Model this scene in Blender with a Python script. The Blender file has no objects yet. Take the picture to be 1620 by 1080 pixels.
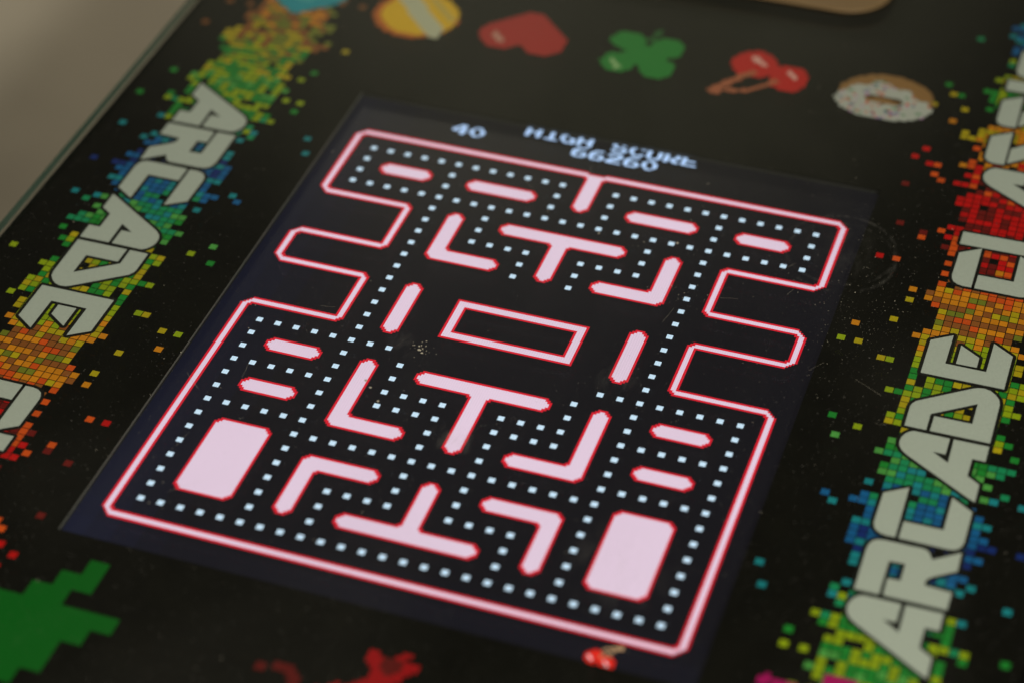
import bpy, bmesh, math, random
import numpy as np
from mathutils import Matrix, Vector
scene = bpy.context.scene
random.seed(7)

# ------------------------------------------------------------------ camera
cd = bpy.data.cameras.new('camera'); cam = bpy.data.objects.new('camera', cd)
scene.collection.objects.link(cam); scene.camera = cam
cam.matrix_world = Matrix(((0.9447127534864186, -0.20428545603752152, 0.25648638531440887, 0.29165918),
                           (0.3276877213881587, 0.6162705490237963, -0.7161224529766855, -0.80175035),
                           (-0.011771603608789, 0.7605774535558169, 0.6491404828625338, 0.73448044),
                           (0, 0, 0, 1)))
cd.sensor_fit = 'HORIZONTAL'; cd.sensor_width = 36.0; cd.lens = 79.876
cd.clip_start = 0.01; cd.clip_end = 50
cd.dof.use_dof = True; cd.dof.focus_distance = 1.125; cd.dof.aperture_fstop = 3.3

# ------------------------------------------------------------------ world
world = bpy.data.worlds.new('World'); scene.world = world; world.use_nodes = True
wn = world.node_tree; wn.nodes.clear()
wo = wn.nodes.new('ShaderNodeOutputWorld'); bg = wn.nodes.new('ShaderNodeBackground')
tc = wn.nodes.new('ShaderNodeTexCoord')
dot = wn.nodes.new('ShaderNodeVectorMath'); dot.operation = 'DOT_PRODUCT'
dot.inputs[1].default_value = Vector((-0.27, 0.86, 0.44)).normalized()
mr = wn.nodes.new('ShaderNodeMapRange'); mr.interpolation_type = 'SMOOTHERSTEP'
mr.inputs[1].default_value = 0.962; mr.inputs[2].default_value = 0.998
mx = wn.nodes.new('ShaderNodeMix'); mx.data_type = 'RGBA'
mx.inputs[6].default_value = (0.022, 0.021, 0.016, 1)
mx.inputs[7].default_value = (0.17, 0.162, 0.108, 1)
wn.links.new(tc.outputs['Generated'], dot.inputs[0]); wn.links.new(dot.outputs['Value'], mr.inputs[0])
wn.links.new(mr.outputs[0], mx.inputs[0]); wn.links.new(mx.outputs[2], bg.inputs[0]); wn.links.new(bg.outputs[0], wo.inputs[0])
bg.inputs[1].default_value = 1.0

# ------------------------------------------------------------------ lamps
def area(name, loc, target, size, power, col):
    l = bpy.data.lights.new(name, 'AREA'); l.shape = 'DISK'; l.size = size; l.energy = power; l.color = col
    o = bpy.data.objects.new(name, l); scene.collection.objects.link(o)
    o.location = loc; o.rotation_euler = (Vector(target) - Vector(loc)).to_track_quat('-Z', 'Y').to_euler()
    return o
area('room_lamp', (1.20, -1.53, 1.50), (0, 0.2, 0), 0.16, 52, (1.0, 0.96, 0.84))
area('floor_fill', (-0.75, 1.8, 0.65), (-0.85, 1.0, -0.65), 0.35, 7, (1.0, 0.90, 0.72))  # added fill light, put in to brighten the floor beyond the table
area('ceiling_lamp', (-1.5, -0.6, 2.4), (-0.4, 0.4, -0.3), 0.6, 9, (1.0, 0.93, 0.78))

vs = scene.view_settings; vs.view_transform = 'Standard'; vs.look = 'None'; vs.exposure = 0; vs.gamma = 1
vs.use_curve_mapping = False

# ------------------------------------------------------------------ helpers
def lin(c):
    out = []
    for v in c:
        v = v / 255.0
        out.append(v / 12.92 if v <= 0.04045 else ((v + 0.055) / 1.055) ** 2.4)
    return tuple(out)
LIT = 0.66
def alb(c):
    return tuple(min(0.85, v / LIT) for v in lin(c))

def mat(name, col=(0.5, 0.5, 0.5), rough=0.6, spec=0.3, noise=0.0, nscale=200.0, bump=0.0, attr=False, warm=None):
    m = bpy.data.materials.new(name); m.use_nodes = True
    nt = m.node_tree; b = nt.nodes['Principled BSDF']
    b.inputs['Roughness'].default_value = rough
    b.inputs['Specular IOR Level'].default_value = spec
    b.inputs['Base Color'].default_value = (*col, 1)
    src = None
    if attr:
        a = nt.nodes.new('ShaderNodeAttribute'); a.attribute_name = 'ink'; src = a.outputs['Color']
    if noise > 0:
        t = nt.nodes.new('ShaderNodeTexCoord'); n = nt.nodes.new('ShaderNodeTexNoise')
        n.inputs['Scale'].default_value = nscale; n.inputs['Detail'].default_value = 6
        nt.links.new(t.outputs['Object'], n.inputs['Vector'])
        r = nt.nodes.new('ShaderNodeMapRange'); r.inputs[3].default_value = 1 - noise; r.inputs[4].default_value = 1 + noise
        r.inputs[1].default_value = 0.3; r.inputs[2].default_value = 0.7
        nt.links.new(n.outputs['Fac'], r.inputs[0])
        v = nt.nodes.new('ShaderNodeVectorMath'); v.operation = 'SCALE'
        if src is None:
            v.inputs[0].default_value = col
        else:
            nt.links.new(src, v.inputs[0])
        nt.links.new(r.outputs[0], v.inputs['Scale']); src = v.outputs[0]
        if bump > 0:
            bp = nt.nodes.new('ShaderNodeBump'); bp.inputs['Strength'].default_value = bump; bp.inputs['Distance'].default_value = 0.002
            nt.links.new(n.outputs['Fac'], bp.inputs['Height']); nt.links.new(bp.outputs[0], b.inputs['Normal'])
    if src is not None:
        nt.links.new(src, b.inputs['Base Color'])
    return m

def emat(name, grain=0.06):
    """the lit screen: colour per picture element, with the fine line structure of the panel"""
    m = bpy.data.materials.new(name); m.use_nodes = True; nt = m.node_tree; b = nt.nodes['Principled BSDF']
    b.inputs['Base Color'].default_value = (0.003, 0.003, 0.004, 1); b.inputs['Roughness'].default_value = 0.45
    b.inputs['Specular IOR Level'].default_value = 0.08
    a = nt.nodes.new('ShaderNodeAttribute'); a.attribute_name = 'ink'
    t = nt.nodes.new('ShaderNodeTexCoord'); n = nt.nodes.new('ShaderNodeTexNoise'); n.inputs['Scale'].default_value = 9
    n.inputs['Detail'].default_value = 3
    w = nt.nodes.new('ShaderNodeTexWave'); w.inputs['Scale'].default_value = 250; w.bands_direction = 'X'
    nt.links.new(t.outputs['Object'], w.inputs['Vector']); nt.links.new(t.outputs['Object'], n.inputs['Vector'])
    r1 = nt.nodes.new('ShaderNodeMapRange'); r1.inputs[3].default_value = 1 - grain; r1.inputs[4].default_value = 1 + grain * .5
    nt.links.new(w.outputs['Fac'], r1.inputs[0])
    r2 = nt.nodes.new('ShaderNodeMapRange'); r2.inputs[1].default_value = .3; r2.inputs[2].default_value = .7
    r2.inputs[3].default_value = 0.94; r2.inputs[4].default_value = 1.05
    nt.links.new(n.outputs['Fac'], r2.inputs[0])
    mu = nt.nodes.new('ShaderNodeMath'); mu.operation = 'MULTIPLY'
    nt.links.new(r1.outputs[0], mu.inputs[0]); nt.links.new(r2.outputs[0], mu.inputs[1])
    nt.links.new(a.outputs['Color'], b.inputs['Emission Color']); nt.links.new(mu.outputs[0], b.inputs['Emission Strength'])
    return m

def link(name, me, mats, parent=None):
    o = bpy.data.objects.new(name, me); scene.collection.objects.link(o)
    for m in (mats if isinstance(mats, (list, tuple)) else [mats]): me.materials.append(m)
    if parent is not None:
        o.parent = parent; o.matrix_parent_inverse = Matrix.Identity(4)
        off = parent.matrix_world.translation if parent.type == 'EMPTY' else Vector((0, 0, 0))
        if parent.type == 'EMPTY': o.location = (-parent.location.x, -parent.location.y, -parent.location.z)
    return o

def tag(o, label=None, cat=None, group=None, kind=None):
    if label: o['label'] = label
    if cat: o['category'] = cat
    if group: o['group'] = group
    if kind: o['kind'] = kind
    return o

class Ink:
    """flat printed or displayed shapes collected into one mesh, a colour on each face"""
    def __init__(s): s.v = []; s.f = []; s.c = []
    def poly(s, pts, z, col):
        k = len(s.v); s.v += [(p[0], p[1], z) for p in pts]; s.f.append(tuple(range(k, k + len(pts)))); s.c.append(col)
    def rect(s, x0, y0, x1, y1, z, col):
        s.poly([(x0, y0), (x1, y0), (x1, y1), (x0, y1)], z, col)
    def concave(s, pts, z, col):
        bm = bmesh.new(); vv = [bm.verts.new((p[0], p[1], z)) for p in pts]
        f = bm.faces.new(vv); bmesh.ops.triangulate(bm, faces=[f], ngon_method='EAR_CLIP')
        bm.verts.index_update()
        for f in bm.faces:
            q = [(v.co.x, v.co.y) for v in f.verts]
            a = (q[1][0]-q[0][0])*(q[2][1]-q[0][1]) - (q[2][0]-q[0][0])*(q[1][1]-q[0][1])
            if a < 0: q.reverse()
            if abs(a) > 1e-12: s.poly(q, z, col)
        bm.free()
    def disc(s, cx, cy, r, z, col, n=14):
        s.poly([(cx + r*math.cos(2*math.pi*k/n), cy + r*math.sin(2*math.pi*k/n)) for k in range(n)], z, col)
    def build(s, name, m, parent):
        me = bpy.data.meshes.new(name); me.from_pydata(s.v, [], s.f); me.update()
        ca = me.color_attributes.new('ink', 'FLOAT_COLOR', 'CORNER')
        data = []
        for p, c in zip(me.polygons, s.c):
            data += [c[0], c[1], c[2], 1.0] * p.loop_total
        ca.data.foreach_set('color', data)
        return link(name, me, m, parent)

def box(bm, x0, y0, z0, x1, y1, z1, mi=0):
    v = [bm.verts.new(p) for p in ((x0,y0,z0),(x1,y0,z0),(x1,y1,z0),(x0,y1,z0),(x0,y0,z1),(x1,y0,z1),(x1,y1,z1),(x0,y1,z1))]
    for q in ((3,2,1,0),(4,5,6,7),(0,1,5,4),(1,2,6,5),(2,3,7,6),(3,0,4,7)):
        f = bm.faces.new([v[i] for i in q]); f.material_index = mi
def frombm(name, bm, mats, parent=None, smooth=False):
    me = bpy.data.meshes.new(name); bm.normal_update(); bm.to_mesh(me); bm.free()
    if smooth:
        for p in me.polygons: p.use_smooth = True
    return link(name, me, mats, parent)

def rrect(x0, y0, x1, y1, r, n=10):
    pts = []
    for cx, cy, a0 in ((x1-r, y0+r, -90), (x1-r, y1-r, 0), (x0+r, y1-r, 90), (x0+r, y0+r, 180)):
        for k in range(n+1):
            a = math.radians(a0 + 90*k/n); pts.append((cx + r*math.cos(a), cy + r*math.sin(a)))
    return pts
def prism(bm, pts, z0, z1, top=0, side=0):
    a = [bm.verts.new((x, y, z0)) for x, y in pts]; b = [bm.verts.new((x, y, z1)) for x, y in pts]
    f = bm.faces.new(b); f.material_index = top
    f = bm.faces.new(a[::-1]); f.material_index = top
    n = len(pts); S = []
    for i in range(n):
        f = bm.faces.new((a[i], a[(i+1) % n], b[(i+1) % n], b[i])); f.material_index = side; S.append(f)
    return S

# ------------------------------------------------------------------ sizes (metres); screen plane is z = 0
FLOOR = -0.65
ZA = 0.004            # top of the printed panel
G0, G1 = 0.0052, 0.0102   # glass sheet
HX, Y0, Y1 = 0.2803, -0.445, 0.460
WX0, WX1, WY0, WY1 = -0.1495, 0.1495, -0.184, 0.1845

# ------------------------------------------------------------------ floor
m_floor = mat('floor_concrete', (0.385, 0.348, 0.280), 0.85, 0.2, 0.10, 5.0, 0.0)
bm = bmesh.new(); bmesh.ops.create_grid(bm, x_segments=2, y_segments=2, size=6.0)
for v in bm.verts: v.co.z = FLOOR
fl = frombm('floor', bm, m_floor); tag(fl, kind='structure')

# ------------------------------------------------------------------ the table
m_black = mat('black_laminate', (0.012, 0.012, 0.011), 0.5, 0.3, 0.2, 90)
m_edge = mat('panel_cut_edge', (0.16, 0.16, 0.14), 0.5, 0.4)
m_trim = mat('black_rubber_trim', (0.02, 0.02, 0.02), 0.55, 0.4)
m_panel = mat('black_print', (0.004, 0.0038, 0.0022), 0.6, 0.05, 0.25, 60)
m_ink = mat('printed_ink', rough=0.55, spec=0.12, noise=0.05, nscale=700, attr=True)
m_scr = emat('lit_screen')

table = bpy.data.objects.new('arcade_table', None); scene.collection.objects.link(table)
table.location = (0, 0.0075, FLOOR)
tag(table, 'black cocktail arcade table with lit pink maze screen under glass and rainbow pixel lettering', 'arcade table')

bm = bmesh.new(); box(bm, -0.225, -0.30, FLOOR, 0.225, 0.315, -0.034)
cab = frombm('cabinet', bm, m_black, table)
bm = bmesh.new()
# the slab is a frame round the screen well, with a floor to the well
for (a, b, c, d) in ((-HX, Y0, WX0-0.004, Y1), (WX1+0.004, Y0, HX, Y1), (WX0-0.004, Y0, WX1+0.004, WY0-0.004), (WX0-0.004, WY1+0.004, WX1+0.004, Y1)):
    box(bm, a, b, -0.030, c, d, 0.0024)
slab = frombm('table_slab', bm, m_black, table)
bm = bmesh.new()
for (a, b, c, d) in ((-HX-0.002, Y0-0.002, -HX-0.0002, Y1+0.002), (HX+0.0002, Y0-0.002, HX+0.002, Y1+0.002),
                     (-HX-0.0002, Y0-0.002, HX+0.0002, Y0-0.0002), (-HX-0.0002, Y1+0.0002, HX+0.0002, Y1+0.002)):
    box(bm, a, b, -0.031, c, d, -0.001)
frombm('edge_trim', bm, m_trim, table)

# printed panel: thin sheet with the screen window cut out of it
bm = bmesh.new()
o_ = [(-HX, Y0), (HX, Y0), (HX, Y1), (-HX, Y1)]; i_ = [(WX0, WY0), (WX1, WY0), (WX1, WY1), (WX0, WY1)]
vt = [[bm.verts.new((x, y, z)) for x, y in q] for z in (0.0026, ZA) for q in (o_, i_)]
ob, ib, ot, it = vt
for k in range(4):
    j = (k+1) % 4
    bm.faces.new((ot[k], ot[j], it[j], it[k])); bm.faces.new((ob[j], ob[k], ib[k], ib[j]))
    f = bm.faces.new((ob[k], ob[j], ot[j], ot[k])); f.material_index = 1
    f = bm.faces.new((it[k], it[j], ib[j], ib[k])); f.material_index = 1 if k in (1, 3) else 0  # window's end edges coloured black to look unlit, side edges left grey
panel = frombm('artwork_panel', bm, [m_panel, m_edge], table)
# dark gasket filling the well between the panel and the screen
bm = bmesh.new()
g = 0.0006
for (a, b, c, d) in ((WX0-0.003, WY0-0.003, WX0-g, WY1+0.003), (WX1+g, WY0-0.003, WX1+0.003, WY1+0.003),
                     (WX0-g, WY0-0.003, WX1+g, WY0-g), (WX0-g, WY1+g, WX1+g, WY1+0.003)):
    box(bm, a, b, -0.001, c, d, 0.0024)
frombm('screen_gasket', bm, m_trim, table)

# ------------------------------------------------------------------ the screen
TX, TY = 0.01, 0.0103698
def sx(p): return ((p - 4) / 8.0 - 13.5) * TX
def sy(p): return -((p - 4) / 8.0 - 14.5) * TY
bg_ink = Ink()
nx, ny = 24, 28
for i in range(nx):
    for j in range(ny):
        x0 = -0.152 + 0.304*i/nx; x1 = -0.152 + 0.304*(i+1)/nx; y0 = -0.1965 + 0.385*j/ny; y1 = -0.1965 + 0.385*(j+1)/ny
        u = (i + .5)/nx; v = (j + .5)/ny
        leak = max(0, 1 - u*6) * (1.0 - 0.6*v) + 0.05*max(0, 1 - (1-u)*7) + 0.35*max(0, 1 - v*9)
        bg_ink.rect(x0, y0, x1, y1, 0.0, (0.0052 + 0.003*leak, 0.0046 + 0.005*leak, 0.0070 + 0.018*leak))
screen = bg_ink.build('screen', m_scr, table)
tag(screen, 'lit screen showing a pink and red maze with white dots')

# a plain maze of its own: wall blocks as tile ranges (cols, rows) of the left half, mirrored to the right
W, Hh = 28, 31
T = np.zeros((Hh + 8, W + 8), bool)         # 4 tiles of margin
def wall(c0, c1, r0, r1):
    T[r0+4:r1+5, c0+4:c1+5] = True
    T[r0+4:r1+5, 27-c1+4:27-c0+5] = True
T[:4, :] = T[-4:, :] = True; T[:, :4] = T[:, -4:] = True
wall(0, 0, 0, 30); T[4, :] = True; T[Hh+3, :] = True
BLOCKS = ((2,5,2,3), (7,11,2,3), (13,14,0,3),
          (0,5,5,9), (7,8,5,9), (7,11,8,9), (10,17,5,6), (13,14,6,9),
          (0,5,11,15), (7,8,11,15),
          (2,5,17,18), (7,8,17,22), (10,17,17,18), (13,14,18,22), (7,11,21,22),
          (2,5,20,21), (2,5,23,28), (7,8,24,28), (7,11,24,25), (13,14,24,28), (10,17,27,28))
for w in BLOCKS: wall(*w)
T4 = T
# fill: squares between the centres of four wall tiles
SS = 8
Hp, Wp = (Hh + 8) * 8, (W + 8) * 8
F = np.zeros((Hp, Wp), bool)
for r in range(Hh + 7):
    for c in range(W + 7):
        if T[r, c] and T[r+1, c] and T[r, c+1] and T[r+1, c+1]:
            F[r*8+4:r*8+12, c*8+4:c*8+12] = True
F[:8, :] = F[-8:, :] = True; F[:, :8] = F[:, -8:] = True
def dil(A, R):
    B = A.copy()
    for dy in range(-R, R+1):
        for dx in range(-R, R+1):
            if dx*dx + dy*dy <= R*R + 1 and (dx or dy):
                B |= np.roll(np.roll(A, dy, 0), dx, 1)
    return B
def ero(A, R): return ~dil(~A, R)
F = dil(ero(F, 3), 3); F = ero(dil(F, 2), 2)
# component joined to the outside, measured without the solid spur
SP = F.copy(); SP[4*8+5:, (13+4)*8+3:(14+4)*8+6] = False; SP |= F & ~np.isin(np.arange(Hp), np.arange(4*8+5, 8*8))[:, None]; F0 = SP
Bd = np.zeros_like(F0); Bd[:3, :] = True; Bd &= F0
while True:
    N2 = dil(Bd, 1) & F0
    if (N2 == Bd).all(): break
    Bd = N2
band = Bd & dil(~F0, 4)
red = F & dil(~F, 1)
edge2 = band & ~(Bd & dil(~F0, 3))
img = np.zeros((Hp, Wp), np.int8)
img[F & ~Bd] = 1; img[red] = 2
img[band] = 1; img[band & red] = 2; img[edge2] = 2
# hollow pen in the middle
cx0, cx1, ry0, ry1 = (10+4)*8+4, (17+4)*8+4, (12+4)*8, (15+4)*8
img[ry0:ry1, cx0:cx1] = 2; img[ry0+1:ry1-1, cx0+1:cx1-1] = 1
img[ry0+4:ry1-4, cx0+4:cx1-4] = 2; img[ry0+5:ry1-5, cx0+5:cx1-5] = 0
img = img[32-6:Hp-32+6, 32-6:Wp-32+6]      # keep the band just outside the 28 x 31 tiles

def runs(ink, im, ox, oy, colors, z, px=1.0):
    open_ = {}
    Hn, Wn = im.shape
    def flush(k, y1):
        x0, x1, c = k; y0 = open_[k]
        ink.rect(sx(ox + x0*px), sy(oy + y1*px), sx(ox + x1*px), sy(oy + y0*px), z, colors[c])
    for y in range(Hn + 1):
        cur = set()
        if y < Hn:
            x = 0; row = im[y]
            while x < Wn:
                c = row[x]
                if c == 0: x += 1; continue
                s = x
                while x < Wn and row[x] == c: x += 1
                cur.add((s, x, int(c)))
        for k in list(open_):
            if k not in cur: flush(k, y); del open_[k]
        for k in cur:
            if k not in open_: open_[k] = y
PINK = tuple(v*1.08 for v in lin((232, 206, 226))); RED = lin((226, 28, 48)); DOT = tuple(v*1.12 for v in lin((206, 232, 252))); TXT = tuple(v*1.25 for v in lin((176, 206, 248)))
ink = Ink(); runs(ink, img, -6, -6, {1: PINK, 2: RED}, 0.0001)
tag(ink.build('maze_walls', m_scr, screen), 'pink maze walls outlined in red')
# dots along the corridors
ink = Ink()
for r in range(1, 30):
    for c in range(1, 27):
        if T[r+4, c+4]: continue
        if 9 <= c <= 18 and 9 < r < 17: continue
        if r == 10 and not (c == 6 or c == 21): continue
        ink.rect(sx(8*c+2.75), sy(8*r+5.2), sx(8*c+5.25), sy(8*r+2.8), 0.0001, DOT)
tag(ink.build('maze_dots', m_scr, screen), 'small white square dots along the corridors')
FONT = {'4': '00011100 00111100 01101100 11001100 11111110 00001100 00001100', '0': '00111000 01001100 11000110 11000110 11000110 01100100 00111000',
 '6': '00111100 01100000 11000000 11111100 11000110 11000110 01111100', '2': '01111100 11000110 00001110 00111100 01111000 11100000 11111110',
 'H': '11000110 11000110 11000110 11111110 11000110 11000110 11000110', 'I': '01111110 00011000 00011000 00011000 00011000 00011000 01111110',
 'G': '00111110 01100000 11000000 11001110 11000110 01100110 00111110', 'S': '01111000 11001100 11000000 01111100 00000110 11000110 01111100',
 'C': '00111100 01100110 11000000 11000000 11000000 01100110 00111100', 'O': '01111100 11000110 11000110 11000110 11000110 11000110 01111100',
 'R': '11111100 11000110 11000110 11001110 11111000 11011100 11001110', 'E': '11111110 11000000 11000000 11111100 11000000 11000000 11111110'}
ink = Ink()
def text(s, c, r):
    for k, ch in enumerate(s):
        if ch == ' ': continue
        im = np.array([[int(b) for b in row] for row in FONT[ch].split()], np.int8)
        runs(ink, im, 8*(c+k), 8*r, {1: TXT}, 0.0001)
for n_, s_, c_, r_ in (('score_digits', '40', 5, -2), ('high_score_words', 'HIGH SCORE', 9, -3), ('high_score_digits', '66260', 12, -2)):
    ink = Ink(); text(s_, c_, r_); ink.build(n_, m_scr, screen)
# cherries shown at the lower right of the screen
CH = ['000000000033', '000000003333', '000000330300', '000003003000', '001110030000', '011111303000', '111113111100', '121111111110', '112111121110', '011101112110', '001110111110', '000000011100']
ink = Ink(); im = np.array([[int(b) for b in r] for r in CH], np.int8)
runs(ink, im, 8*23+7, 8*31+1, {1: lin((235, 40, 25)), 2: lin((250, 225, 225)), 3: lin((190, 150, 110))}, 0.0001)
tag(ink.build('cherry_symbol', m_scr, screen), 'small red cherries below the maze')

# ------------------------------------------------------------------ printed artwork
Zc, Zk, Zl = ZA + 0.0001, ZA + 0.0002, ZA + 0.0003
def mm(pts, dy=0.0): return [(x/1000.0, (y + dy)/1000.0) for x, y in pts]
A_ = [(204.5,2.4),(221.5,2.4),(221.6,-9.0),(215.6,-9.0),(223.7,-14.2),(223.4,2.4),(240.0,2.6),(240.1,-8.1),(233.9,-8.1),(233.9,-20.1),(240.1,-24.2),(240.3,-36.2),(238.0,-35.2),(205.3,-15.3),(202.6,-13.3),(200.8,-11.2),(199.7,-8.6),(199.4,-6.2),(199.8,-3.2),(201.0,-0.6),(202.6,1.3)]
R_ = [(202.4,-74.0),(204.2,-73.2),(207.0,-72.8),(223.4,-72.6),(225.4,-72.9),(226.8,-74.1),(229.0,-78.2),(240.6,-69.8),(240.9,-81.8),(231.6,-88.2),(229.4,-90.4),(228.6,-92.6),(229.0,-94.6),(241.0,-95.2),(240.8,-106.2),(212.8,-106.2),(212.5,-95.6),(218.2,-95.2),(218.2,-84.6),(211.0,-84.9),(211.0,-106.3),(200.0,-106.4),(199.8,-80.8),(200.2,-77.6),(201.1,-75.4)]
Ca = [(199.5,-43.0),(210.1,-36.1),(210.5,-69.6),(206.3,-69.7),(203.3,-69.0),(201.0,-67.4),(199.8,-64.8),(199.4,-62.5)]
Cb = [(212.1,-58.4),(230.2,-58.3),(230.0,-36.4),(240.4,-43.0),(240.5,-63.0),(239.9,-66.0),(238.6,-68.2),(236.5,-69.4),(234.5,-69.7),(212.1,-69.7)]
D_ = [(199.2,18.7),(199.7,21.2),(201.2,23.6),(225.2,40.8),(227.8,42.2),(230.8,42.6),(233.8,41.8),(236.6,39.6),(238.8,36.6),(239.6,33.0),(239.9,5.0),(211.5,4.8),(211.5,15.6),(229.6,15.8),(229.5,30.6),(209.6,16.6),(209.7,4.8),(199.4,4.8)]
Ea = [(199.0,70.0),(209.2,76.8),(209.2,54.9),(229.2,54.9),(229.2,77.0),(239.5,70.3),(239.6,45.0),(199.1,44.6)]
Eb = [(214.1,70.7),(224.2,64.2),(224.3,56.6),(214.2,56.4)]
La = [(198.3,161.4),(230.3,162.0),(230.4,184.0),(240.2,177.6),(240.2,151.0),(198.4,150.6)]
Sa = [(196.9,251.3),(207.8,258.4),(208.2,226.9),(203.8,226.4),(200.4,226.9),(198.1,228.6),(197.0,231.5)]
Sb = [(209.4,228.4),(209.3,242.7),(222.0,253.4),(226.0,256.2),(230.5,257.6),(235.5,256.6),(239.2,253.2),(240.0,249.0),(240.0,233.2),(229.6,226.4),(229.6,244.0),(217.7,235.2)]
Ia = [(196.6,309.6),(240.0,309.6),(240.0,298.7),(196.8,298.7)]
LETTERS = [((A_,), -111.2), ((R_,), 0), ((Ca, Cb), 0), ((A_,), 0), ((D_,), 0), ((Ea, Eb), 0), ((Ca, Cb), 186.2), ((La,), 0), ((A_,), 220.0),
           ((Sa, Sb), 0), ((Sa, Sb), 36.6), ((Ia,), 0), ((Ca, Cb), 383.6)]
WHITE = (0.53, 0.575, 0.51); KEY = (0.008, 0.008, 0.006)
def mir(p): return (-p[0], 0.015 - p[1])
def lettering(flip):
    for strokes, dy in LETTERS:
        qs = [mm(s_, dy) for s_ in strokes]
        if flip: qs = [[mir(p) for p in q] for q in qs]
        if max(p[1] for q in qs for p in q) > Y1 - 0.002 or min(p[1] for q in qs for p in q) < Y0 + 0.002: continue
        ink = Ink(); w = 0.0018
        for q in qs:
            n = len(q)
            for k in range(n):
                a, b = Vector(q[k]), Vector(q[(k+1) % n]); d = b - a
                if d.length < 1e-6: continue
                d.normalize(); nn = Vector((-d.y, d.x)) * w
                ink.poly([tuple(a - nn), tuple(b - nn), tuple(b + nn), tuple(a + nn)], Zk + 0.000002 * (k % 9), KEY)
                ink.disc(a.x, a.y, w, Zk + 0.00002 + 0.000002 * (k % 7), KEY, 10)
            ink.concave(q, Zl, WHITE)
        ink.build('letter', m_ink, panel)
lettering(False); lettering(True)

Y_, O_, RO, RD, DR, BR = (160,142,12), (186,116,16), (190,72,16), (172,8,8), (96,16,12), (124,72,28)
LI, GR, LG, GT, TE, BL, DB, OL = (128,146,10), (24,118,40), (70,140,62), (18,122,78), (18,116,124), (14,82,132), (14,36,96), (104,110,28)
STOPS = [(-262,[BR,BR,OL]), (-228,[BR,O_,OL,BR]), (-208,[BR,Y_,OL]), (-186,[OL,GR,Y_,LI]), (-158,[LI,GR,LI,LG]), (-138,[LI,LI,GR,GR]), (-122,[GT,GR,LI]), (-106,[TE,GT,TE]),
         (-92,[TE,BL,TE]), (-72,[BL,DB,TE]), (-55,[BL,TE,BL]), (-40,[TE,BL,GT]), (-28,[GT,TE,LG]), (-14,[GT,GR,LG]), (0,[GR,LI,GR,Y_]), (20,[LI,GR,LI,Y_]),
         (45,[LI,LI,GR,Y_]), (62,[LI,Y_,LI]), (76,[Y_,O_,Y_,BR]), (90,[O_,O_,O_,RO,OL,BR]), (105,[O_,O_,RO,OL,BR,Y_]), (118,[RO,RO,O_,BR]), (132,[RO,RD,RO,DR]),
         (148,[RD,DR,RO,RD]), (170,[RD,RD,DR]), (190,[RD,DR,RD]), (208,[RO,RD,DR,RO]), (224,[RD,RO,O_]), (240,[O_,Y_,O_]), (262,[Y_,O_,Y_]), (280,[LI,Y_,GR]), (296,[GR,LI,GR]), (312,[LI,Y_,LI]), (330,[LI,GT,GR]), (348,[TE,BL,GT]), (370,[BL,DB,TE])]
def hsh(i, j):
    h = (i*73856093) ^ (j*19349663); h = (h ^ (h >> 13)) * 1274126177 & 0xffffffff
    return ((h ^ (h >> 16)) & 0xffff) / 65535.0
def cloud(flip, label):
    rnd = random.Random(11); ink = Ink(); P = 4.37
    for j in range(int(-268/P), int(372/P)):
        for i in range(-17, 14):
            x = 220.0 + (i + .5)*P; y = (j + .5)*P - 0.6
            d = abs(x - 219.5)
            r1 = rnd.random(); r2 = rnd.random(); r3 = rnd.random(); r4 = rnd.random()
            hw = 22 + 8*hsh(j//2, 3) + 4*hsh(j//4 + 99, i > 0)
            if d < hw - 4: p = 0.965
            elif d < hw: p = 0.55
            elif d < hw + 5: p = 0.14
            else: p = 0.066*math.exp(-(d - hw - 5)/26.0) + 0.005
            if x > 274 or r1 > p: continue
            k = 0
            yy = y + (r2 - .5)*10
            while k < len(STOPS) - 2 and STOPS[k+1][0] < yy: k += 1
            t = (yy - STOPS[k][0])/(STOPS[k+1][0] - STOPS[k][0])
            pal = STOPS[k+1][1] if t > r3*.6 + .2 else STOPS[k][1]
            c = pal[int(r4*len(pal)*.999)]
            s = 0.90 + 0.2*rnd.random()
            c = tuple(v*s for v in alb(c))
            e = 1.97
            q = [(x-e, y-e), (x+e, y-e), (x+e, y+e), (x-e, y+e)]
            q = mm(q)
            if flip: q = [mir(p_) for p_ in q]
            if min(p_[1] for p_ in q) < Y0+.003 or max(p_[1] for p_ in q) > Y1-.003: continue
            if min(abs(p_[0]) for p_ in q) < WX1+.002 and min(p_[1] for p_ in q) < WY1: continue
            ink.poly(q, Zc, c)
    tag(ink.build('pixel_trail', m_ink, panel), label)
cloud(False, 'rainbow trail of small printed squares on the right')
cloud(True, 'rainbow trail of small printed squares on the left')

# pixel-art pictures printed across the far end
def inside(p, poly):
    x, y = p; c = False; n = len(poly)
    for i in range(n):
        x1, y1 = poly[i]; x2, y2 = poly[(i+1) % n]
        if (y1 > y) != (y2 > y) and x < (x2-x1)*(y-y1)/(y2-y1) + x1: c = not c
    return c
def motif(name, layers, label, P=2.1, flip=False, z=Zc):
    """layers: (polygon in mm, colour or function) painted in order onto a grid of P mm squares"""
    ink = Ink()
    xs = [p[0] for l in layers for p in l[0]]; ys = [p[1] for l in layers for p in l[0]]
    for i in range(int(min(xs)//P)-1, int(max(xs)//P)+2):
        for j in range(int(min(ys)//P)-1, int(max(ys)//P)+2):
            col = None
            for pl, c in layers:
                if inside(((i+.5)*P, (j+.5)*P), pl): col = c(i, j) if callable(c) else c
            if col is None: continue
            q = mm([(i*P, j*P), ((i+1)*P, j*P), ((i+1)*P, (j+1)*P), (i*P, (j+1)*P)])
            if flip: q = [mir(p) for p in q]
            ink.poly(q, z + 0.0004, alb(col))
    return tag(ink.build(name, m_ink, panel), label)
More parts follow.
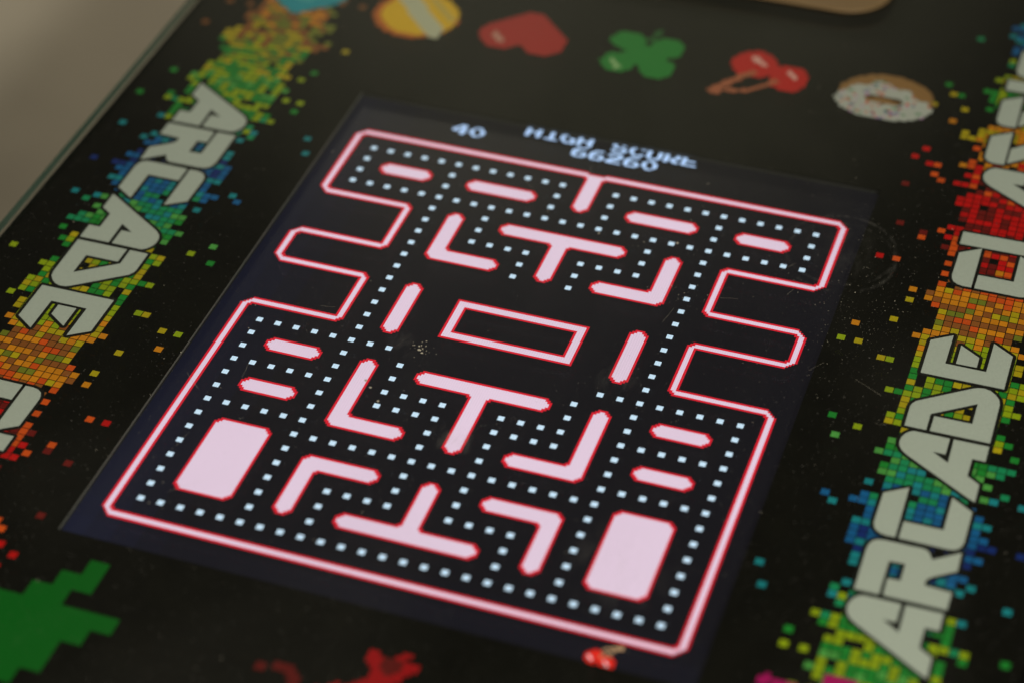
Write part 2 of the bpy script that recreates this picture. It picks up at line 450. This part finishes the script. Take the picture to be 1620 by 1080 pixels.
def ell(cx, cy, rx, ry, n=24): return [(cx+rx*math.cos(2*math.pi*k/n), cy+ry*math.sin(2*math.pi*k/n)) for k in range(n)]
HR = (150, 26, 22); CGr = (18, 112, 38)
motif('printed_heart', [([(-106.2,259.7),(-106,270.7),(-84.6,292.3),(-77.7,292.3),(-64.7,280),(-54.5,269),(-54.8,258.2),(-61.9,249.4),(-71,249),(-80.4,257.5),(-88.4,249.2),(-99.3,251.2)], HR),
      ([(-99.6,262.5),(-98,267.2),(-89.6,259.6),(-91.6,254.8)], (170,120,105))], 'red pixel heart with a pale glint')
motif('printed_clover', [(ell(-20.5,281,10.5,9.5), CGr), (ell(3.5,280,10,10.5), CGr), (ell(-20,257.5,10.5,10.5), CGr), (ell(3,258,10.5,10.5), CGr), (ell(-8.5,269,10,10), CGr),
      ([(-10.5,284),(-7,284),(-3,298),(-7,298)], (18,80,30)), ([(-25.6,257.6),(-24,260.6),(-16.8,253),(-19.2,249.8)], (130,165,110))], 'green pixel four leaf clover')
STM = (150, 84, 56)
motif('printed_cherries', [(ell(55.5,279.5,13.2,13.8), (168,20,16)), (ell(78,271,10.8,13.6), (168,20,16)), ([(36.5,247.5),(39,252.5),(53,271),(57.5,274),(58.5,270.5),(44,250.5),(43.5,242.8),(38,243)], STM),
      ([(43,247),(58,250),(74,266),(71,268.5),(57,254),(43,250)], STM), ([(52,286),(54.5,288.2),(63.4,279.6),(60.8,277.4)], (205,150,140)), ([(75,277.5),(77,280),(83.6,273),(81.4,270.8)], (205,150,140))], 'two red pixel cherries on brown stems')
def icing(i, j):
    h = hsh(i*3+1, j*7+5)
    if h < .05: return (176,84,60)
    if h < .10: return (60,74,120)
    if h < .15: return (50,110,66)
    if h < .19: return (170,130,165)
    return (158,160,152)
motif('printed_donut', [(ell(134,270.5,27,22), (128,94,54)), ([(106,262),(107.4,268),(112,273),(115,278),(122,279),(126,286),(133,284),(139,279.5),(146,280),(151,272),(157,271.5),(162,265),(158,256),(149,250),(138,247.5),(124,247.5),(112,253)], icing),
      (ell(133.5,266.8,11.4,4.2), (60,44,26)), (ell(133,265.6,10,2.6), (128,94,54))], 'white iced pixel donut with coloured sprinkles', P=1.7)
motif('printed_coin', [(ell(-148.5,268,26,24.5), (166,84,14)), (ell(-146.5,269.5,23.5,22.5), (196,156,4)), ([(-170,289),(-158,292),(-129,259.5),(-128,247.7),(-133.3,248),(-168,284)], (166,166,140)),
      ([(-151.5,292),(-147,292),(-123.5,270.5),(-126.2,266)], (172,150,72))], 'gold pixel coin crossed by pale stripes')
motif('printed_gem', [([(-240,262),(-232,256),(-219.8,246.5),(-198.4,264.6),(-195,272),(-200,300),(-240,300)], (14,128,142)), ([(-224,262),(-214,262),(-212,275),(-226,275)], (60,150,150))], 'teal pixel gem')
# blocky patches printed across the near end, drawn plain
GN = (4, 84, 18)
def blk(x0, y0, x1, y1): return [(x0,y0),(x1,y0),(x1,y1),(x0,y1)]
U = 9.5
gx, gy = -96.9, -198.3
def cell(i0, j0, i1, j1): return blk(gx + i0*U, gy - j1*U, gx + i1*U, gy - j0*U)
motif('printed_green_blocks', [(cell(-3,0,-2,2), GN), (cell(-4,1,-3,3), GN), (cell(-5,2,-3,4), GN), (cell(-7,3,0,4), GN), (cell(-9,4,-1,5), GN), (cell(-8,5,-2,7), GN), (cell(-7,7,-3,8), GN), (cell(-9,8,-6,9), GN)], 'plain green stepped block pattern near the left corner', P=U/4)
RR = (140, 8, 14); R2 = (84, 14, 12)
motif('printed_red_blocks', [([(10.5,-208),(15.1,-206),(21,-214),(28,-203),(31,-204),(29,-210),(36,-209.7),(36,-213),(31,-217),(29.5,-221),(24,-228),(6,-229),(-4,-236),(12,-226.4),(18,-219.7),(13,-213)], RR), (ell(24,-213,5,4.5), R2), (ell(14,-236,16,7), RR)], 'dark red pixel splash at the near edge', P=2.4)
motif('printed_red_blocks', [(ell(-28.4,-231.2,2.9,2.9), R2), ([(-24.5,-224.5),(-17,-224.5),(-10,-230),(-9,-236),(-15,-238),(-16,-230.5),(-24,-229)], R2)], 'small dim red pixel curve at the near edge', P=2.4)
motif('printed_pink_blocks', [(ell(175.8,-170,3.2,3.6), (150,10,84)), (blk(181,-190,190,-169), (150,10,84)), (blk(200,-190,214,-158), (150,10,84))], 'magenta pixel patch at the near right corner', P=2.4)

# ------------------------------------------------------------------ glass sheet
m = bpy.data.materials.new('sheet_glass'); m.use_nodes = True; nt = m.node_tree; nt.nodes.clear()
out = nt.nodes.new('ShaderNodeOutputMaterial'); tr = nt.nodes.new('ShaderNodeBsdfTransparent'); gl = nt.nodes.new('ShaderNodeBsdfGlossy')
tr.inputs[0].default_value = (0.975, 0.985, 0.975, 1); gl.inputs['Roughness'].default_value = 0.03
fr = nt.nodes.new('ShaderNodeFresnel'); fr.inputs[0].default_value = 1.5
ge = nt.nodes.new('ShaderNodeNewGeometry'); ri = nt.nodes.new('ShaderNodeMapRange'); ri.inputs[3].default_value = 1.5; ri.inputs[4].default_value = 1/1.5
nt.links.new(ge.outputs['Backfacing'], ri.inputs[0]); nt.links.new(ri.outputs[0], fr.inputs[0])
mix = nt.nodes.new('ShaderNodeMixShader'); nt.links.new(fr.outputs[0], mix.inputs[0]); nt.links.new(tr.outputs[0], mix.inputs[1]); nt.links.new(gl.outputs[0], mix.inputs[2])
# grime: faint smears and fine dust that scatter light
df = nt.nodes.new('ShaderNodeBsdfDiffuse'); df.inputs[0].default_value = (0.62, 0.58, 0.52, 1)
t = nt.nodes.new('ShaderNodeTexCoord'); n1 = nt.nodes.new('ShaderNodeTexNoise'); n1.inputs['Scale'].default_value = 7; n1.inputs['Detail'].default_value = 5; n1.inputs['Distortion'].default_value = 0.8
mp = nt.nodes.new('ShaderNodeMapping'); mp.inputs['Scale'].default_value = (1.0, 0.45, 1); mp.inputs['Rotation'].default_value = (0, 0, 0.5)
nt.links.new(t.outputs['Object'], mp.inputs[0]); nt.links.new(mp.outputs[0], n1.inputs['Vector'])
n2 = nt.nodes.new('ShaderNodeTexNoise'); n2.inputs['Scale'].default_value = 950; n2.inputs['Detail'].default_value = 1; nt.links.new(t.outputs['Object'], n2.inputs['Vector'])
r1 = nt.nodes.new('ShaderNodeMapRange'); r1.inputs[1].default_value = 0.45; r1.inputs[2].default_value = 0.8; r1.inputs[3].default_value = 0.001; r1.inputs[4].default_value = 0.011
r2 = nt.nodes.new('ShaderNodeMapRange'); r2.inputs[1].default_value = 0.74; r2.inputs[2].default_value = 0.82; r2.inputs[3].default_value = 0.0; r2.inputs[4].default_value = 0.25
nt.links.new(n1.outputs['Fac'], r1.inputs[0]); nt.links.new(n2.outputs['Fac'], r2.inputs[0])
ad = nt.nodes.new('ShaderNodeMath'); ad.operation = 'ADD'; nt.links.new(r1.outputs[0], ad.inputs[0]); nt.links.new(r2.outputs[0], ad.inputs[1])
def M(op, a, b=None, c=None):
    q = nt.nodes.new('ShaderNodeMath'); q.operation = op
    for k, v in enumerate((a, b, c)):
        if v is None: continue
        if isinstance(v, (int, float)): q.inputs[k].default_value = v
        else: nt.links.new(v, q.inputs[k])
    return q.outputs[0]
warp = nt.nodes.new('ShaderNodeTexNoise'); warp.inputs['Scale'].default_value = 160; warp.inputs['Detail'].default_value = 7; warp.inputs['Roughness'].default_value = 0.7
wm = nt.nodes.new('ShaderNodeMapping'); wm.inputs['Scale'].default_value = (1, 0.3, 1); wm.inputs['Rotation'].default_value = (0, 0, 0.9)
nt.links.new(t.outputs['Object'], wm.inputs[0]); nt.links.new(wm.outputs[0], warp.inputs['Vector'])
total = ad.outputs[0]
def blotch(x, y, r, w, strength, sy_=1.0):
    # r = 0: a finger smear, r > 0: the ring left by a wet glass
    global total
    mp_ = nt.nodes.new('ShaderNodeMapping'); mp_.vector_type = 'POINT'; mp_.inputs['Location'].default_value = (-x, -y*sy_, 0); mp_.inputs['Scale'].default_value = (1, sy_, 0)
    nt.links.new(t.outputs['Object'], mp_.inputs[0])
    ln = nt.nodes.new('ShaderNodeVectorMath'); ln.operation = 'LENGTH'; nt.links.new(mp_.outputs[0], ln.inputs[0])
    d = M('ABSOLUTE', M('SUBTRACT', ln.outputs['Value'], r))
    k = M('MAXIMUM', M('SUBTRACT', 1.0, M('DIVIDE', d, w)), 0.0)
    nz = M('MAXIMUM', M('MULTIPLY', M('SUBTRACT', warp.outputs['Fac'], 0.47), 6.0), 0.0)
    total = M('ADD', total, M('MULTIPLY', M('MULTIPLY', k, nz), strength))
blotch(0.1421, 0.1190, 0.0285, 0.0016, 0.06)
blotch(0.1421, 0.1190, 0.0, 0.024, 0.03)
blotch(0.0015, -0.0745, 0.0, 0.013, 0.16, 1.5)
blotch(0.062, -0.010, 0.0, 0.012, 0.06, 0.8)
blotch(-0.046, -0.020, 0.0, 0.009, 0.05)
blotch(0.10, -0.13, 0.0, 0.03, 0.04)
mix2 = nt.nodes.new('ShaderNodeMixShader'); nt.links.new(total, mix2.inputs[0]); nt.links.new(mix.outputs[0], mix2.inputs[1]); nt.links.new(df.outputs[0], mix2.inputs[2])
nt.links.new(mix2.outputs[0], out.inputs[0]); m_glass = m
m_gedge = mat('glass_edge', (0.075, 0.115, 0.085), 0.25, 0.6, 0.15, 30)
bm = bmesh.new()
S = prism(bm, rrect(-0.2812, -0.4465, 0.2812, 0.4615, 0.012), G0, G1, 0, 1)
frombm('glass_top', bm, [m_glass, m_gedge], table)

# wooden board lying at the far end
m_wood = mat('tan_wood', (0.22, 0.14, 0.062), 0.5, 0.35, 0.12, 14)
bm = bmesh.new()
prism(bm, rrect(-0.117, 0.3395, 0.117, 0.447, 0.028, 12), 0.01035, 0.0122)
wb = frombm('wooden_board', bm, m_wood)
bev = wb.modifiers.new('round_edge', 'BEVEL'); bev.width = 0.0008; bev.segments = 3; bev.limit_method = 'ANGLE'
tag(wb, 'tan wooden board with rounded corners lying on the far end of the glass', 'board')

# dust and crumbs on the glass
m_dust = mat('dust', (0.42, 0.38, 0.30), 0.9, 0.1)
rnd = random.Random(5); bm = bmesh.new()
def speck(x, y, r):
    n = 7; a0 = rnd.random()*6
    pts = [(x + r*(.6+.5*rnd.random())*math.cos(a0+2*math.pi*k/n), y + r*(.6+.5*rnd.random())*math.sin(a0+2*math.pi*k/n)) for k in range(n)]
    b = [bm.verts.new((px, py, G1 + 0.00002)) for px, py in pts]; c = bm.verts.new((x, y, G1 + 0.00002 + r*.5))
    for k in range(n): bm.faces.new((b[k], b[(k+1) % n], c))
def clump(x, y, spread, num, r0, r1):
    for _ in range(num):
        speck(x + rnd.gauss(0, spread), y + rnd.gauss(0, spread), r0 + (r1-r0)*rnd.random()**3)
for _ in range(420): speck(rnd.uniform(-.27, .27), rnd.uniform(-.26, .33), 0.00010 + 0.0003*rnd.random()**5)
clump(-.034, -.022, .003, 26, .0002, .0010); clump(.075, .055, .006, 34, .00012, .0004)
for p in ((-.052,-.052,.0009), (-.048,-.056,.0008), (-.041,-.064,.0009), (.061,.098,.0009), (.02,.093,.0007)): speck(*p)
def scratch(x0, y0, x1, y1, w=0.00012):
    d = Vector((x1-x0, y1-y0)).normalized(); nn = Vector((-d.y, d.x))*w; z = G1 + 0.00003
    mid = ((x0+x1)/2 + nn.x*6, (y0+y1)/2 + nn.y*6)
    for a, b in (((x0, y0), mid), (mid, (x1, y1))):
        bm.faces.new([bm.verts.new(q) for q in ((a[0]-nn.x, a[1]-nn.y, z), (b[0]-nn.x, b[1]-nn.y, z), (b[0]+nn.x, b[1]+nn.y, z), (a[0]+nn.x, a[1]+nn.y, z))])
for _ in range(15):
    x, y, a, l = rnd.uniform(-.13, .2), rnd.uniform(-.17, .17), rnd.uniform(0, 6.28), rnd.uniform(.004, .018)
    scratch(x, y, x + l*math.cos(a), y + l*math.sin(a), rnd.uniform(.00002, .00004))
for _ in range(380): speck(rnd.gauss(.165, .022), rnd.gauss(.07, .035), 0.00009 + 0.00016*rnd.random()**3)
du = frombm('dust', bm, m_dust)
tag(du, 'pale dust specks scattered over the glass', 'dust', kind='stuff')
